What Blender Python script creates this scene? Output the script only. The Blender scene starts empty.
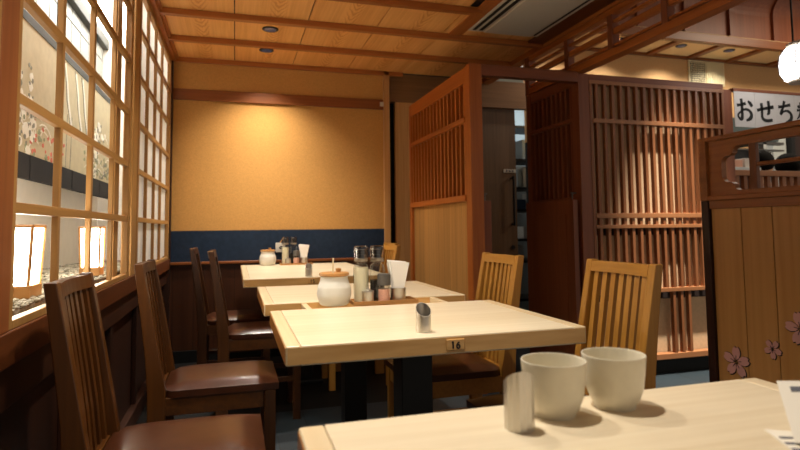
import bpy, bmesh, math, random
from mathutils import Vector, Matrix
random.seed(7)
PI = math.pi
S = bpy.context.scene
COL = S.collection

# ------------------------------------------------------------------ helpers
def lin(h):
    h = h.lstrip('#'); out = []
    for i in (0, 2, 4):
        c = int(h[i:i+2], 16) / 255
        out.append(c / 12.92 if c <= .04045 else ((c + .055) / 1.055) ** 2.4)
    return (*out, 1)

MATS = {}
def _new(name):
    m = bpy.data.materials.new(name); m.use_nodes = True
    nt = m.node_tree; b = nt.nodes['Principled BSDF']; MATS[name] = m
    return m, nt, b

def plain(name, col, rough=.5, metal=0, spec=.5, noise=0, nscale=40, bump=0, emit=None, estr=0, trans=0, ior=1.45):
    m, nt, b = _new(name)
    c = lin(col)
    b.inputs['Base Color'].default_value = c
    b.inputs['Roughness'].default_value = rough
    b.inputs['Metallic'].default_value = metal
    b.inputs['Specular IOR Level'].default_value = spec
    b.inputs['Transmission Weight'].default_value = trans
    b.inputs['IOR'].default_value = ior
    if emit:
        b.inputs['Emission Color'].default_value = lin(emit); b.inputs['Emission Strength'].default_value = estr
    if noise or bump:
        tc = nt.nodes.new('ShaderNodeTexCoord'); n = nt.nodes.new('ShaderNodeTexNoise')
        n.inputs['Scale'].default_value = nscale; n.inputs['Detail'].default_value = 6
        nt.links.new(tc.outputs['Object'], n.inputs['Vector'])
        if noise:
            r = nt.nodes.new('ShaderNodeValToRGB')
            r.color_ramp.elements[0].position = .3; r.color_ramp.elements[1].position = .7
            r.color_ramp.elements[0].color = (*[x * (1 - noise) for x in c[:3]], 1)
            r.color_ramp.elements[1].color = (*[min(1, x * (1 + noise)) for x in c[:3]], 1)
            nt.links.new(n.outputs['Fac'], r.inputs['Fac']); nt.links.new(r.outputs['Color'], b.inputs['Base Color'])
        if bump:
            bp = nt.nodes.new('ShaderNodeBump'); bp.inputs['Strength'].default_value = bump; bp.inputs['Distance'].default_value = .002
            nt.links.new(n.outputs['Fac'], bp.inputs['Height']); nt.links.new(bp.outputs['Normal'], b.inputs['Normal'])
    return m

def wood(name, light, dark, axis='z', fine=90, along=3, rough=.45, spec=.4, plank=0, plank_axis='x', seam=.006, figure=False):
    """straight grained timber; axis = grain direction; plank = board width with dark seams; figure = cathedral figure"""
    m, nt, b = _new(name); L = nt.links.new
    b.inputs['Roughness'].default_value = rough; b.inputs['Specular IOR Level'].default_value = spec
    tc = nt.nodes.new('ShaderNodeTexCoord'); mp = nt.nodes.new('ShaderNodeMapping')
    oi = nt.nodes.new('ShaderNodeObjectInfo')
    add = nt.nodes.new('ShaderNodeVectorMath'); add.operation = 'ADD'
    mul = nt.nodes.new('ShaderNodeMath'); mul.operation = 'MULTIPLY'; mul.inputs[1].default_value = 37.0
    L(oi.outputs['Random'], mul.inputs[0]); L(tc.outputs['Object'], add.inputs[0]); L(mul.outputs[0], add.inputs[1])
    sc = {'x': (along, fine, fine), 'y': (fine, along, fine), 'z': (fine, fine, along)}[axis]
    mp.inputs['Scale'].default_value = sc
    L(add.outputs[0], mp.inputs['Vector'])
    n = nt.nodes.new('ShaderNodeTexNoise'); n.inputs['Scale'].default_value = 1; n.inputs['Detail'].default_value = 3
    L(mp.outputs[0], n.inputs['Vector'])
    n2 = nt.nodes.new('ShaderNodeTexNoise'); n2.inputs['Scale'].default_value = .13; n2.inputs['Detail'].default_value = 2
    L(mp.outputs[0], n2.inputs['Vector'])
    mx = nt.nodes.new('ShaderNodeMath'); mx.operation = 'ADD'
    h1 = nt.nodes.new('ShaderNodeMath'); h1.operation = 'MULTIPLY'; h1.inputs[1].default_value = .5
    h2 = nt.nodes.new('ShaderNodeMath'); h2.operation = 'MULTIPLY'; h2.inputs[1].default_value = .5
    L(n.outputs['Fac'], h1.inputs[0]); L(n2.outputs['Fac'], h2.inputs[0]); L(h1.outputs[0], mx.inputs[0]); L(h2.outputs[0], mx.inputs[1])
    fac = mx.outputs[0]
    if figure:
        sx = nt.nodes.new('ShaderNodeSeparateXYZ'); L(tc.outputs['Object'], sx.inputs[0])
        def M(op, a, bb=None):
            q = nt.nodes.new('ShaderNodeMath'); q.operation = op
            for i, v in enumerate((a, bb)):
                if v is None: continue
                if isinstance(v, (int, float)): q.inputs[i].default_value = v
                else: L(v, q.inputs[i])
            return q.outputs[0]
        w = nt.nodes.new('ShaderNodeTexNoise'); w.inputs['Scale'].default_value = 9; w.inputs['Detail'].default_value = 3
        mpw = nt.nodes.new('ShaderNodeMapping'); mpw.inputs['Scale'].default_value = (1, .5, 1); L(add.outputs[0], mpw.inputs['Vector']); L(mpw.outputs[0], w.inputs['Vector'])
        xo = M('ADD', sx.outputs['X'], -.03)
        ax = M('ABSOLUTE', xo)
        f = M('ADD', M('MULTIPLY', M('POWER', ax, 1.3), 520.), M('MULTIPLY', sx.outputs['Y'], 75.))
        f = M('ADD', f, M('MULTIPLY', w.outputs['Fac'], 22.))
        s = M('SINE', f)
        s = M('POWER', M('ADD', M('MULTIPLY', s, .5), .5), 3.0)
        near = M('MAXIMUM', M('SUBTRACT', 1., M('MULTIPLY', ax, 18.)), 0.)
        fac = M('SUBTRACT', M('ADD', fac, .06), M('MULTIPLY', M('MULTIPLY', s, near), .6))
    r = nt.nodes.new('ShaderNodeValToRGB')
    r.color_ramp.elements[0].position = .32; r.color_ramp.elements[1].position = .66
    r.color_ramp.elements[0].color = lin(dark); r.color_ramp.elements[1].color = lin(light)
    L(fac, r.inputs['Fac']); out = r.outputs['Color']
    if plank:
        sx = nt.nodes.new('ShaderNodeSeparateXYZ'); L(tc.outputs['Object'], sx.inputs[0])
        d = nt.nodes.new('ShaderNodeMath'); d.operation = 'DIVIDE'; d.inputs[1].default_value = plank
        L(sx.outputs[plank_axis.upper()], d.inputs[0])
        fr = nt.nodes.new('ShaderNodeMath'); fr.operation = 'FRACT'; L(d.outputs[0], fr.inputs[0])
        lt = nt.nodes.new('ShaderNodeMath'); lt.operation = 'LESS_THAN'; lt.inputs[1].default_value = seam / plank
        L(fr.outputs[0], lt.inputs[0])
        fl = nt.nodes.new('ShaderNodeMath'); fl.operation = 'FLOOR'; L(d.outputs[0], fl.inputs[0])
        wn = nt.nodes.new('ShaderNodeTexWhiteNoise'); wn.noise_dimensions = '1D'; L(fl.outputs[0], wn.inputs['W'])
        hs = nt.nodes.new('ShaderNodeHueSaturation')
        mr = nt.nodes.new('ShaderNodeMapRange'); mr.inputs['To Min'].default_value = .86; mr.inputs['To Max'].default_value = 1.1
        L(wn.outputs['Value'], mr.inputs['Value']); L(mr.outputs[0], hs.inputs['Value']); L(out, hs.inputs['Color'])
        mixc = nt.nodes.new('ShaderNodeMix'); mixc.data_type = 'RGBA'
        L(lt.outputs[0], mixc.inputs['Factor']); L(hs.outputs[0], mixc.inputs['A'])
        mixc.inputs['B'].default_value = (*[x * .25 for x in lin(dark)[:3]], 1)
        out = mixc.outputs['Result']
    L(out, b.inputs['Base Color'])
    return m

def clear(name, col, mixf=.75, rough=.05):
    m = bpy.data.materials.new(name); m.use_nodes = True; nt = m.node_tree; nt.nodes.clear(); MATS[name] = m
    o = nt.nodes.new('ShaderNodeOutputMaterial'); t = nt.nodes.new('ShaderNodeBsdfTransparent'); t.inputs[0].default_value = lin(col)
    g = nt.nodes.new('ShaderNodeBsdfGlossy'); g.inputs['Roughness'].default_value = rough
    x = nt.nodes.new('ShaderNodeMixShader'); fr = nt.nodes.new('ShaderNodeLayerWeight'); fr.inputs[0].default_value = .25
    mm = nt.nodes.new('ShaderNodeMath'); mm.operation = 'MULTIPLY_ADD'; mm.inputs[1].default_value = .55; mm.inputs[2].default_value = .8 - mixf
    nt.links.new(fr.outputs['Facing'], mm.inputs[0]); nt.links.new(mm.outputs[0], x.inputs[0])
    nt.links.new(t.outputs[0], x.inputs[1]); nt.links.new(g.outputs[0], x.inputs[2]); nt.links.new(x.outputs[0], o.inputs[0])
    return m

def paper_mat(name, col, glow=.5):
    m = bpy.data.materials.new(name); m.use_nodes = True; nt = m.node_tree; nt.nodes.clear(); MATS[name] = m
    o = nt.nodes.new('ShaderNodeOutputMaterial'); d = nt.nodes.new('ShaderNodeBsdfDiffuse'); t = nt.nodes.new('ShaderNodeBsdfTranslucent')
    d.inputs[0].default_value = lin(col); t.inputs[0].default_value = lin(col)
    x = nt.nodes.new('ShaderNodeMixShader'); x.inputs[0].default_value = glow
    nt.links.new(d.outputs[0], x.inputs[1]); nt.links.new(t.outputs[0], x.inputs[2]); nt.links.new(x.outputs[0], o.inputs[0])
    return m

class MB:
    def __init__(s): s.bm = bmesh.new()
    def box(s, x0, x1, y0, y1, z0, z1):
        v = [s.bm.verts.new((x, y, z)) for z in (z0, z1) for x, y in ((x0, y0), (x1, y0), (x1, y1), (x0, y1))]
        for f in ((3, 2, 1, 0), (4, 5, 6, 7), (0, 1, 5, 4), (1, 2, 6, 5), (2, 3, 7, 6), (3, 0, 4, 7)):
            s.bm.faces.new([v[i] for i in f])
        return s
    def hexa(s, low, high):
        a = [s.bm.verts.new(p) for p in low]; b = [s.bm.verts.new(p) for p in high]; n = len(a)
        s.bm.faces.new(a[::-1]); s.bm.faces.new(b)
        for i in range(n): s.bm.faces.new((a[i], a[(i+1) % n], b[(i+1) % n], b[i]))
        return s
    def prism(s, pts, axis, d0, d1):
        """pts in the two axes that remain, extruded along axis"""
        mk = {'x': lambda p, d: (d, p[0], p[1]), 'y': lambda p, d: (p[0], d, p[1]), 'z': lambda p, d: (p[0], p[1], d)}[axis]
        return s.hexa([mk(p, d0) for p in pts], [mk(p, d1) for p in pts])
    def lathe(s, prof, seg=32, c=(0, 0, 0), slant=None):
        rings = []
        for r, z in prof:
            ring = []
            for i in range(seg):
                a = 2 * PI * i / seg; x, y = r * math.cos(a), r * math.sin(a); zz = z
                if slant and z > slant[2]: zz = z + slant[0] * x + slant[1] * y
                ring.append(s.bm.verts.new((c[0] + x, c[1] + y, c[2] + zz)))
            rings.append(ring)
        for a, b in zip(rings, rings[1:]):
            for i in range(seg):
                j = (i + 1) % seg
                s.bm.faces.new((a[i], a[j], b[j], b[i]))
        s.bm.faces.new(rings[0][::-1]); s.bm.faces.new(rings[-1])
        return s
    def tube(s, p, q, r, seg=10, r2=None):
        p, q = Vector(p), Vector(q); d = (q - p).normalized()
        u = d.orthogonal().normalized(); w = d.cross(u); r2 = r if r2 is None else r2
        a = [s.bm.verts.new(p + (u * math.cos(2*PI*i/seg) + w * math.sin(2*PI*i/seg)) * r) for i in range(seg)]
        b = [s.bm.verts.new(q + (u * math.cos(2*PI*i/seg) + w * math.sin(2*PI*i/seg)) * r2) for i in range(seg)]
        s.bm.faces.new(a[::-1]); s.bm.faces.new(b)
        for i in range(seg): s.bm.faces.new((a[i], a[(i+1) % seg], b[(i+1) % seg], b[i]))
        return s
    def ball(s, c, r, sub=2, sc=(1, 1, 1)):
        res = bmesh.ops.create_icosphere(s.bm, subdivisions=sub, radius=r)
        for v in res['verts']: v.co = Vector(c) + Vector((v.co.x * sc[0], v.co.y * sc[1], v.co.z * sc[2]))
        return s
    def build(s, name, mat, parent=None, loc=None, bevel=0, smooth=False, seg=2, origin=True):
        bmesh.ops.recalc_face_normals(s.bm, faces=s.bm.faces)
        me = bpy.data.meshes.new(name)
        off = Vector((0, 0, 0))
        if origin and parent is None and loc is None:
            xs = [v.co for v in s.bm.verts]
            off = Vector(((min(v.x for v in xs) + max(v.x for v in xs)) / 2, (min(v.y for v in xs) + max(v.y for v in xs)) / 2, min(v.z for v in xs)))
            for v in xs: v -= off
        s.bm.to_mesh(me); s.bm.free()
        o = bpy.data.objects.new(name, me); COL.objects.link(o)
        me.materials.append(MATS[mat] if isinstance(mat, str) else mat)
        o.location = loc if loc is not None else off
        if parent: o.parent = parent
        if smooth:
            for p in me.polygons: p.use_smooth = True
        if bevel:
            b = o.modifiers.new('bevel', 'BEVEL'); b.width = bevel; b.segments = seg; b.limit_method = 'ANGLE'; b.angle_limit = math.radians(40)
        if smooth or bevel:
            if not smooth:
                for p in me.polygons: p.use_smooth = True
            w = o.modifiers.new('normals', 'WEIGHTED_NORMAL'); w.keep_sharp = True
            if smooth:
                me.set_sharp_from_angle(angle=math.radians(50))
        return o

def box(*a): return MB().box(*a)
def tag(o, label, cat, group=None, kind=None):
    if label: o['label'] = label
    if cat: o['category'] = cat
    if group: o['group'] = group
    if kind: o['kind'] = kind
    return o
def empty(name, loc, label, cat, group=None, rz=0):
    o = bpy.data.objects.new(name, None); COL.objects.link(o); o.empty_display_size = .05
    o.location = loc; o.rotation_euler.z = rz
    return tag(o, label, cat, group)
def struct(mb, name, mat, parent=None, **k):
    o = mb.build(name, mat, parent, **k)
    if not parent: o['kind'] = 'structure'
    return o
def dup(root, loc, label, rz=0, group=None):
    r = root.copy(); COL.objects.link(r); r.location = loc; r.rotation_euler.z = rz; r['label'] = label
    if group: r['group'] = group
    for ch in list(root.children):
        c = ch.copy(); COL.objects.link(c); c.parent = r
        for g in list(ch.children):
            d = g.copy(); COL.objects.link(d); d.parent = c
    return r

# ------------------------------------------------------------------ materials
wood('shoji_wood', '#AC8048', '#926836', 'z', 70, 2.5, .45)
wood('shoji_wood_y', '#AC8048', '#926836', 'y', 70, 2.5, .45)
wood('post_wood', '#93552A', '#783F1A', 'z', 60, 2, .5)
wood('sill_wood', '#6A3818', '#4E270F', 'y', 60, 2, .4)
wood('dado_wood', '#36190A', '#241005', 'z', 60, 2, .45)
wood('dado_wood_y', '#3E1F0D', '#2A1306', 'y', 60, 2, .45)
wood('wainscot_wood', '#4A2814', '#361A0A', 'z', 60, 2, .4, plank=.145, plank_axis='x', seam=.004)
wood('rail_wood', '#8C5022', '#733C15', 'x', 70, 2, .4)
wood('ceiling_wood', '#F2B870', '#D8954C', 'y', 90, 2, .5, figure=True)
wood('batten_wood', '#B46E34', '#985522', 'x', 60, 2, .45)
wood('batten_wood_y', '#B46E34', '#985522', 'y', 60, 2, .45)
wood('pale_wood', '#C99B62', '#AF7C45', 'z', 70, 2, .45)
wood('pale_wood_x', '#8A633A', '#704C28', 'x', 70, 2, .45)
wood('door_wood', '#6B5138', '#563F29', 'z', 70, 2, .5)
wood('cedar_wood', '#B4672B', '#98501B', 'z', 70, 2, .42)
wood('cedar_wood_y', '#B4672B', '#98501B', 'y', 70, 2, .42)
wood('board_wood', '#C08F52', '#A27238', 'z', 60, 1.5, .42, plank=.105, plank_axis='y', seam=.0025)
wood('red_wood', '#8A4E30', '#703A20', 'z', 70, 2, .45)
wood('red_wood_x', '#8A4E30', '#703A20', 'x', 70, 2, .45)
wood('red_wood_y', '#8A4E30', '#703A20', 'y', 70, 2, .45)
wood('slat_wood', '#98603A', '#7C4826', 'z', 60, 2, .45)
wood('slat_wood_x', '#AA7248', '#8C5832', 'x', 60, 2, .45)
plain('beige_panel', '#D6B48C', .8, noise=.06, nscale=60)
plain('dark_panel', '#23130B', .8, noise=.1)
wood('booth_wood', '#A0622E', '#7E481E', 'y', 60, 2, .42)
wood('booth_wood_z', '#7A4520', '#5C3012', 'z', 60, 2, .42)
wood('booth_board', '#C49254', '#AA783E', 'z', 45, 1.2, .45)
wood('table_wood', '#E2D0AE', '#D2B98E', 'y', 60, 1.6, .3, .5)
wood('table_wood_x', '#E7D8BA', '#D6C3A0', 'x', 60, 1.6, .3, .5)
wood('table_edge', '#DDB070', '#B5803C', 'x', 40, 5, .3, .5)
wood('table_edge_y', '#C08544', '#A2672C', 'y', 55, 4, .3, .5)
wood('chair_wood', '#55300E', '#391E08', 'z', 70, 2, .3, .5)  # chair wood of the left row, its shade put into the colour
wood('chair_wood_shaded_y', '#55300E', '#391E08', 'y', 70, 2, .3, .5)
wood('oak_wood', '#AE7A30', '#936220', 'z', 70, 2, .42, .5)  # same chair wood, coloured lighter for the lit right row
wood('chair_wood_lit_y', '#AE7A30', '#936220', 'y', 70, 2, .42, .5)
plain('leather', '#3F2010', .3, spec=.5, noise=.22, nscale=14, bump=.12)
plain('plaster', '#C29152', .92, spec=.15, noise=.1, nscale=130, bump=.2)
plain('plaster_pale', '#CBA272', .92, spec=.15, noise=.06, nscale=60, bump=.1)
plain('navy', '#212E40', .8, spec=.2, noise=.16, nscale=35, bump=.15)
plain('black', '#0B0A09', .6, spec=.3)
plain('black_metal', '#0E0D0C', .5, spec=.4)
plain('white_metal', '#C9C3B6', .45, spec=.4)
plain('ac_slot', '#15110D', .8)
plain('recess_wall', '#E8E1D4', .9, noise=.03, nscale=20)
plain('grey_trim', '#444542', .7)
plain('tile_white', '#8C8E8A', .5)
plain('silk', '#C6BA9A', .8, noise=.06, nscale=25)
plain('scroll_white', '#EDE8DA', .8)
plain('scroll_green', '#8E9474', .8)
plain('scroll_dark', '#8A887A', .8)
plain('scroll_red', '#C8705E', .8)
plain('charcoal', '#131113', .8, noise=.15, nscale=50)
plain('pebble', '#8F8774', .85, noise=.35, nscale=18)
plain('gravel_bed', '#8D836F', .95, noise=.4, nscale=90, bump=.6)
plain('steel', '#CFCAC0', .36, metal=1)
plain('steel_dark', '#6D6A66', .35, metal=1)
plain('ceramic', '#DDD5BF', .3, spec=.5, noise=.03, nscale=60)
plain('stoneware', '#D9D5CA', .35, spec=.5, noise=.04, nscale=30)
plain('lid_wood', '#B4824A', .45)
plain('dressing', '#F4EACC', .45)
plain('soy', '#120805', .25)
plain('amber', '#8A6B45', .3)
plain('pepper', '#D2A08A', .6, noise=.15, nscale=300)
plain('cap_grey', '#57534E', .45)
plain('cap_black', '#171719', .35)
plain('soffit', '#EBCB98', .8)
plain('napkin', '#F6F3EC', .85)
plain('paper', '#E9E2D2', .8)
plain('ink', '#16181A', .7)
plain('soft_ink', '#5F5F66', .7)
plain('pink', '#C9958C', .7)
plain('sign_white', '#D5D3D2', .8)
plain('skin', '#C99A78', .6)
plain('hair', '#070605', .85, spec=.15)
plain('cloth_white', '#CFCBC4', .85)
plain('cloth_dark', '#1B1B1E', .85)
plain('kitchen_grey', '#8C9AA0', .5)
plain('hood_grey', '#4C5A5C', .5)
plain('kitchen_white', '#C4CBCB', .6)
plain('kitchen_blue', '#2F4663', .6)
plain('cream_louver', '#E2D4AC', .6)
plain('mesh_dark', '#3A2E1E', .7)
clear('glass', '#F4F6F4')
clear('acrylic', '#E6E2DC', .7)
paper_mat('shoji_paper', '#F0EEEA', .55)
plain('lantern_glow', '#FFFFFF', .8, emit='#FFF6E2', estr=10)
plain('pendant_glow', '#FFFFFF', .8, emit='#FFF8F2', estr=3)
plain('ceiling_glow', '#FFFFFF', .8, emit='#FFF9F0', estr=6)
plain('bulb', '#26344A', .25, emit='#A9C4F5', estr=.02)

# floor tiles
m, nt, b = _new('floor_tile')
tc = nt.nodes.new('ShaderNodeTexCoord'); br = nt.nodes.new('ShaderNodeTexBrick')
br.offset = .5; br.inputs['Scale'].default_value = 1; br.inputs['Brick Width'].default_value = .3; br.inputs['Row Height'].default_value = .3
br.inputs['Mortar Size'].default_value = .003; br.inputs['Color1'].default_value = lin('#28343A'); br.inputs['Color2'].default_value = lin('#222D33'); br.inputs['Mortar'].default_value = lin('#161A1C')
nt.links.new(tc.outputs['Object'], br.inputs['Vector']); nt.links.new(br.outputs['Color'], b.inputs['Base Color']); b.inputs['Roughness'].default_value = .55

# ------------------------------------------------------------------ the shell
XL, YB, ZC = -.47, 4.45, 2.262
struct(box(-1.2, 7, -1.2, 3.09, -.1, 0), 'floor', 'floor_tile')
struct(box(-1.2, 7, 3.09, 5.6, -.1, 0), 'floor', 'black')

# back wall: plaster, navy band, board wainscot
wb = struct(box(-1.05, 1.2, YB, YB + .1, 0, 2.4), 'wall_back', 'plaster')
struct(box(-.49, 1.172, YB - .006, YB + .01, .728, .958), 'navy_band', 'navy', wb, loc=-wb.location)
struct(box(-.49, 1.172, YB - .012, YB + .01, .085, .708), 'wainscot', 'wainscot_wood', wb, loc=-wb.location)
struct(box(-.49, 1.172, YB - .035, YB, .708, .728), 'trim_1', 'rail_wood', bevel=.003)
struct(box(-.455, 1.172, YB - .02, YB, 1.94, 2.023), 'trim_2', 'rail_wood', bevel=.003)
struct(box(-.47, 1.172, YB - .03, YB, 0, .085), 'baseboard_back', 'black')
struct(box(-.5, -.45, YB - .05, YB, 0, ZC), 'trim_3', 'dado_wood', bevel=.003)
struct(box(1.172, 1.222, YB - .03, YB + .1, 0, ZC), 'trim_4', 'pale_wood', bevel=.003)

# ceiling: boards with a figured grain between battens
ce = struct(box(-.53, 2.16, -1.2, 5.2, ZC + .012, ZC + .06), 'ceiling', 'dark_panel')
bx = [-.47, -.013, .43, .87, 1.32, 1.80, 2.08]
ys = [-1.2, -.45, .2, .8, 1.4, 2.0, 2.5, 3.0, 3.46, 3.94, 4.45]
for i in range(6):
    for j in range(len(ys) - 1):
        y0, y1 = ys[j], ys[j + 1]
        if i == 4 and y0 > .9 and y1 < 3.2: continue            # the air conditioner sits here
        cx, cy = (bx[i] + bx[i+1]) / 2, (y0 + y1) / 2
        hw, hd = (bx[i+1] - bx[i]) / 2 - .0032, (y1 - y0) / 2
        o = box(-hw, hw, -hd, hd, 0, .012).build('panel', 'ceiling_wood', ce, loc=Vector((cx, cy, ZC)) - ce.location)
for i, y in enumerate(ys[1:-1]):
    struct(box(-.47, 1.4 if .9 < y < 3.2 else 2.08, y - .022, y + .022, ZC - .035, ZC), 'trim_%d' % (10 + i), 'batten_wood', bevel=.003)
struct(box(-.47, 1.34, YB - .03, YB, ZC - .035, ZC), 'trim_20', 'batten_wood', bevel=.003)
struct(box(-.49, -.43, -1.2, YB - .03, ZC - .04, ZC), 'trim_21', 'batten_wood_y', bevel=.004)
struct(box(-.44, -.415, -1.2, YB - .03, ZC - .02, ZC), 'trim_22', 'batten_wood_y', bevel=.003)
struct(box(1.365, 1.455, -1.2, 3.44, ZC - .012, ZC), 'trim_23', 'batten_wood_y', bevel=.003)
struct(box(1.96, 2.08, -1.2, 3.44, ZC - .015, ZC), 'trim_24', 'sill_wood', bevel=.003)  # dark sill colour stands in for the shade on this board

# right part: fitted doors, header, kitchen opening
hd = struct(box(1.222, 2.62, YB + .03, YB + .09, 2.02, ZC), 'trim_5', 'pale_wood_x', bevel=.002)
d1 = struct(box(1.285, 1.45, YB + .03, YB + .07, 0, 2.02), 'door_1', 'pale_wood')
d2 = struct(box(1.45, 2.425, YB + .075, YB + .11, 0, 2.02), 'door_2', 'door_wood')
hm = MB().tube((2.375, YB + .03, .97), (2.375, YB + .03, 1.41), .011)
for z in (.985, 1.395): hm.tube((2.375, YB + .03, z), (2.375, YB + .08, z), .009)
hm.build('door_handle', 'black_metal', d2, loc=-d2.location, smooth=True)
MB().tube((2.375, YB + .06, .78), (2.375, YB + .08, .78), .018, 16).build('lock', 'black_metal', d2, loc=-d2.location, smooth=True)
pl = box(2.30, 2.42, YB + .068, YB + .076, 1.445, 1.475).build('plate', 'white_metal', d2, loc=-d2.location)
lm = MB()
for k in range(3): lm.box(2.318 + k*.03, 2.336 + k*.03, YB + .065, YB + .069, 1.452, 1.468)
lm.build('lettering', 'soft_ink', pl, loc=(0, 0, 0))
struct(box(1.1, 1.5, YB + .115, YB + .15, 0, 2.2), 'trim_6', 'black')  # black sheet standing in for the darkness inside the door gap
# kitchen behind the opening
struct(box(1.9, 3.4, 5.5, 5.6, 0, 2.6), 'wall_kitchen', 'kitchen_grey')
struct(box(2.57, 2.62, YB + .03, YB + .07, 0, 2.02), 'trim_7', 'dado_wood')

# ------------------------------------------------------------------ left wall: dado, sill, shoji, display niche
struct(box(-.56, -.5, 1.2, YB, 0, .69), 'wall_left', 'dado_wood')
struct(box(-.56, -.5, -1.2, 1.2, 0, ZC), 'wall_left', 'dado_wood')
for i, y in enumerate((1.32, 1.95, 2.57, 3.2, 3.85)):
    struct(box(-.5, -.478, y - .025, y + .025, .08, .63), 'trim_%d' % (30 + i), 'dado_wood', bevel=.003)
struct(box(-.5, -.465, -1.2, YB - .05, 0, .085), 'baseboard_left', 'dado_wood_y', bevel=.004)
struct(box(-.5, -.472, -1.2, YB - .05, .58, .675), 'trim_36', 'dado_wood_y', bevel=.003)
struct(box(-.93, -.452, 1.2, YB - .05, .68, .755), 'trim_37', 'sill_wood', bevel=.004)
struct(box(-.5, -.455, 1.15, 1.29, .755, ZC - .04), 'trim_38', 'shoji_wood', bevel=.004)
struct(box(-.48, -.455, 1.29, 1.385, .755, ZC - .04), 'trim_39', 'post_wood', bevel=.003)
struct(box(-.505, -.46, 2.86, 2.985, .755, ZC - .04), 'trim_40', 'shoji_wood', bevel=.003)

def shoji(name, y0, y1, x, bars, stile, zr, pane):
    fr = MB()
    fr.box(x - .012, x + .012, y0, y0 + stile, .755, 2.222).box(x - .012, x + .012, y1 - stile, y1, .755, 2.222)
    fr.box(x - .012, x + .012, y0 + stile, y1 - stile, .755, .774).box(x - .012, x + .012, y0 + stile, y1 - stile, 2.18, 2.222)
    f = struct(fr, name, 'shoji_wood', bevel=.002)
    lt = MB()
    for y in bars: lt.box(x - .008, x + .008, y - .0115, y + .0115, .774, 2.18)
    lt.build('mullion', 'shoji_wood', f, loc=-f.location, bevel=.0015)
    rl = MB()
    for z in zr: rl.box(x - .009, x + .009, y0 + stile, y1 - stile, z - .0125, z + .0125)
    rl.build('lattice_rail', 'shoji_wood_y', f, loc=-f.location, bevel=.0015)
    if pane == 'paper':
        box(x - .018, x - .014, y0 + .01, y1 - .01, .78, 2.21).build('pane', 'shoji_paper', f, loc=-f.location)
    return f
ZR = (1.018, 1.262, 1.50, 1.74, 1.98)
shoji('window_1', 1.362, 2.80, XL, (1.74, 2.095, 2.44), .05, ZR, None)
# the stile of the panel slid behind
struct(box(-.515, -.492, 2.63, 2.72, .755, 2.222), 'trim_41', 'shoji_wood', bevel=.002)
shoji('window_2', 2.985, YB - .07, XL, (3.32, 3.63, 3.93), .045, ZR, 'paper')
# niche
struct(box(-.98, -.93, 1.1, YB, .6, 2.5), 'wall_niche', 'recess_wall')
struct(box(-.98, -.5, 1.1, 1.15, .755, 2.5), 'wall_niche', 'recess_wall')
struct(box(-.93, -.5, 4.39, 4.44, .755, 2.5), 'wall_niche', 'recess_wall')
struct(box(-.93, -.5, 1.15, 4.39, 2.42, 2.45), 'ceiling_niche', 'ceiling_glow')
tl = MB()
for i in range(16):
    y = 1.2 + i * .198
    tl.box(-.926, -.915, y + .003, min(y + .189, 4.38), 1.88, 2.165).box(-.926, -.915, y + .003, min(y + .189, 4.38), 2.175, 2.255)
tls = struct(tl, 'wall_tiles', 'tile_white')
struct(box(-.93, -.92, 1.16, 4.39, 1.875, 2.26), 'trim_42', 'grey_trim')
struct(box(-.93, -.88, 1.16, 4.39, 2.26, 2.33), 'trim_43', 'grey_trim', bevel=.003)
gb = struct(box(-.93, -.53, 1.15, 3.9, .755, .768), 'trim_44', 'gravel_bed')
gv = MB()
for i in range(2200):
    x, y = random.uniform(-.90, -.515), random.uniform(1.25, 3.5)
    r = random.uniform(.005, .012)
    gv.ball((x, y, .769 + r * .4 + random.uniform(0, .006)), r, 1, (1, random.uniform(.7, 1.3), .65))
tag(gv.build('gravel', 'pebble', smooth=True), 'grey pebble bed under the two glowing lanterns behind the lattice window', 'gravel', kind='stuff')

# painted silk screen with a black lower border
SX = -.81
scr = empty('painted_screen', (SX, 3.0, 1.177), 'cream silk screen painted with white flowers above a black border behind the lattice', 'painting')
def sl(mb, name, mat, **k): return mb.build(name, mat, scr, loc=-scr.location, **k)
sl(box(SX - .014, SX, 1.5, 4.33, 1.278, 1.81), 'silk_panel', 'silk')
sl(box(SX - .014, SX + .003, 1.5, 4.33, 1.81, 1.845), 'top_border', 'grey_trim')
lb = sl(box(SX - .016, SX + .003, 1.5, 4.33, 1.177, 1.278), 'lower_border', 'charcoal')
for y in (2.0, 2.62, 3.24, 3.86): sl(box(SX + .002, SX + .0045, y - .003, y + .003, 1.177, 1.278), 'seam', 'black')
for y in (1.7, 2.95, 4.2): sl(MB().tube((SX - .006, y, 1.845), (SX - .006, y, 2.422), .003, 6), 'hanging_cord', 'black')
fw, fg, fd, frd = MB(), MB(), MB(), MB()
def blob(mb, y, z, r, ry=1, n=9):
    mb.prism([(y + math.cos(2*PI*i/n) * r * ry * random.uniform(.75, 1.15), z + math.sin(2*PI*i/n) * r * random.uniform(.75, 1.15)) for i in range(n)], 'x', SX - .001, SX + random.uniform(.0015, .003))
def stroke(mb, pts, w):
    for (a, c), (d, e) in zip(pts, pts[1:]):
        l = math.hypot(d - a, e - c) or 1; nx, nz = -(e - c) / l * w, (d - a) / l * w
        mb.prism([(a + nx, c + nz), (d + nx, e + nz), (d - nx, e - nz), (a - nx, c - nz)], 'x', SX - .001, SX + random.uniform(.001, .002))
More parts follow.
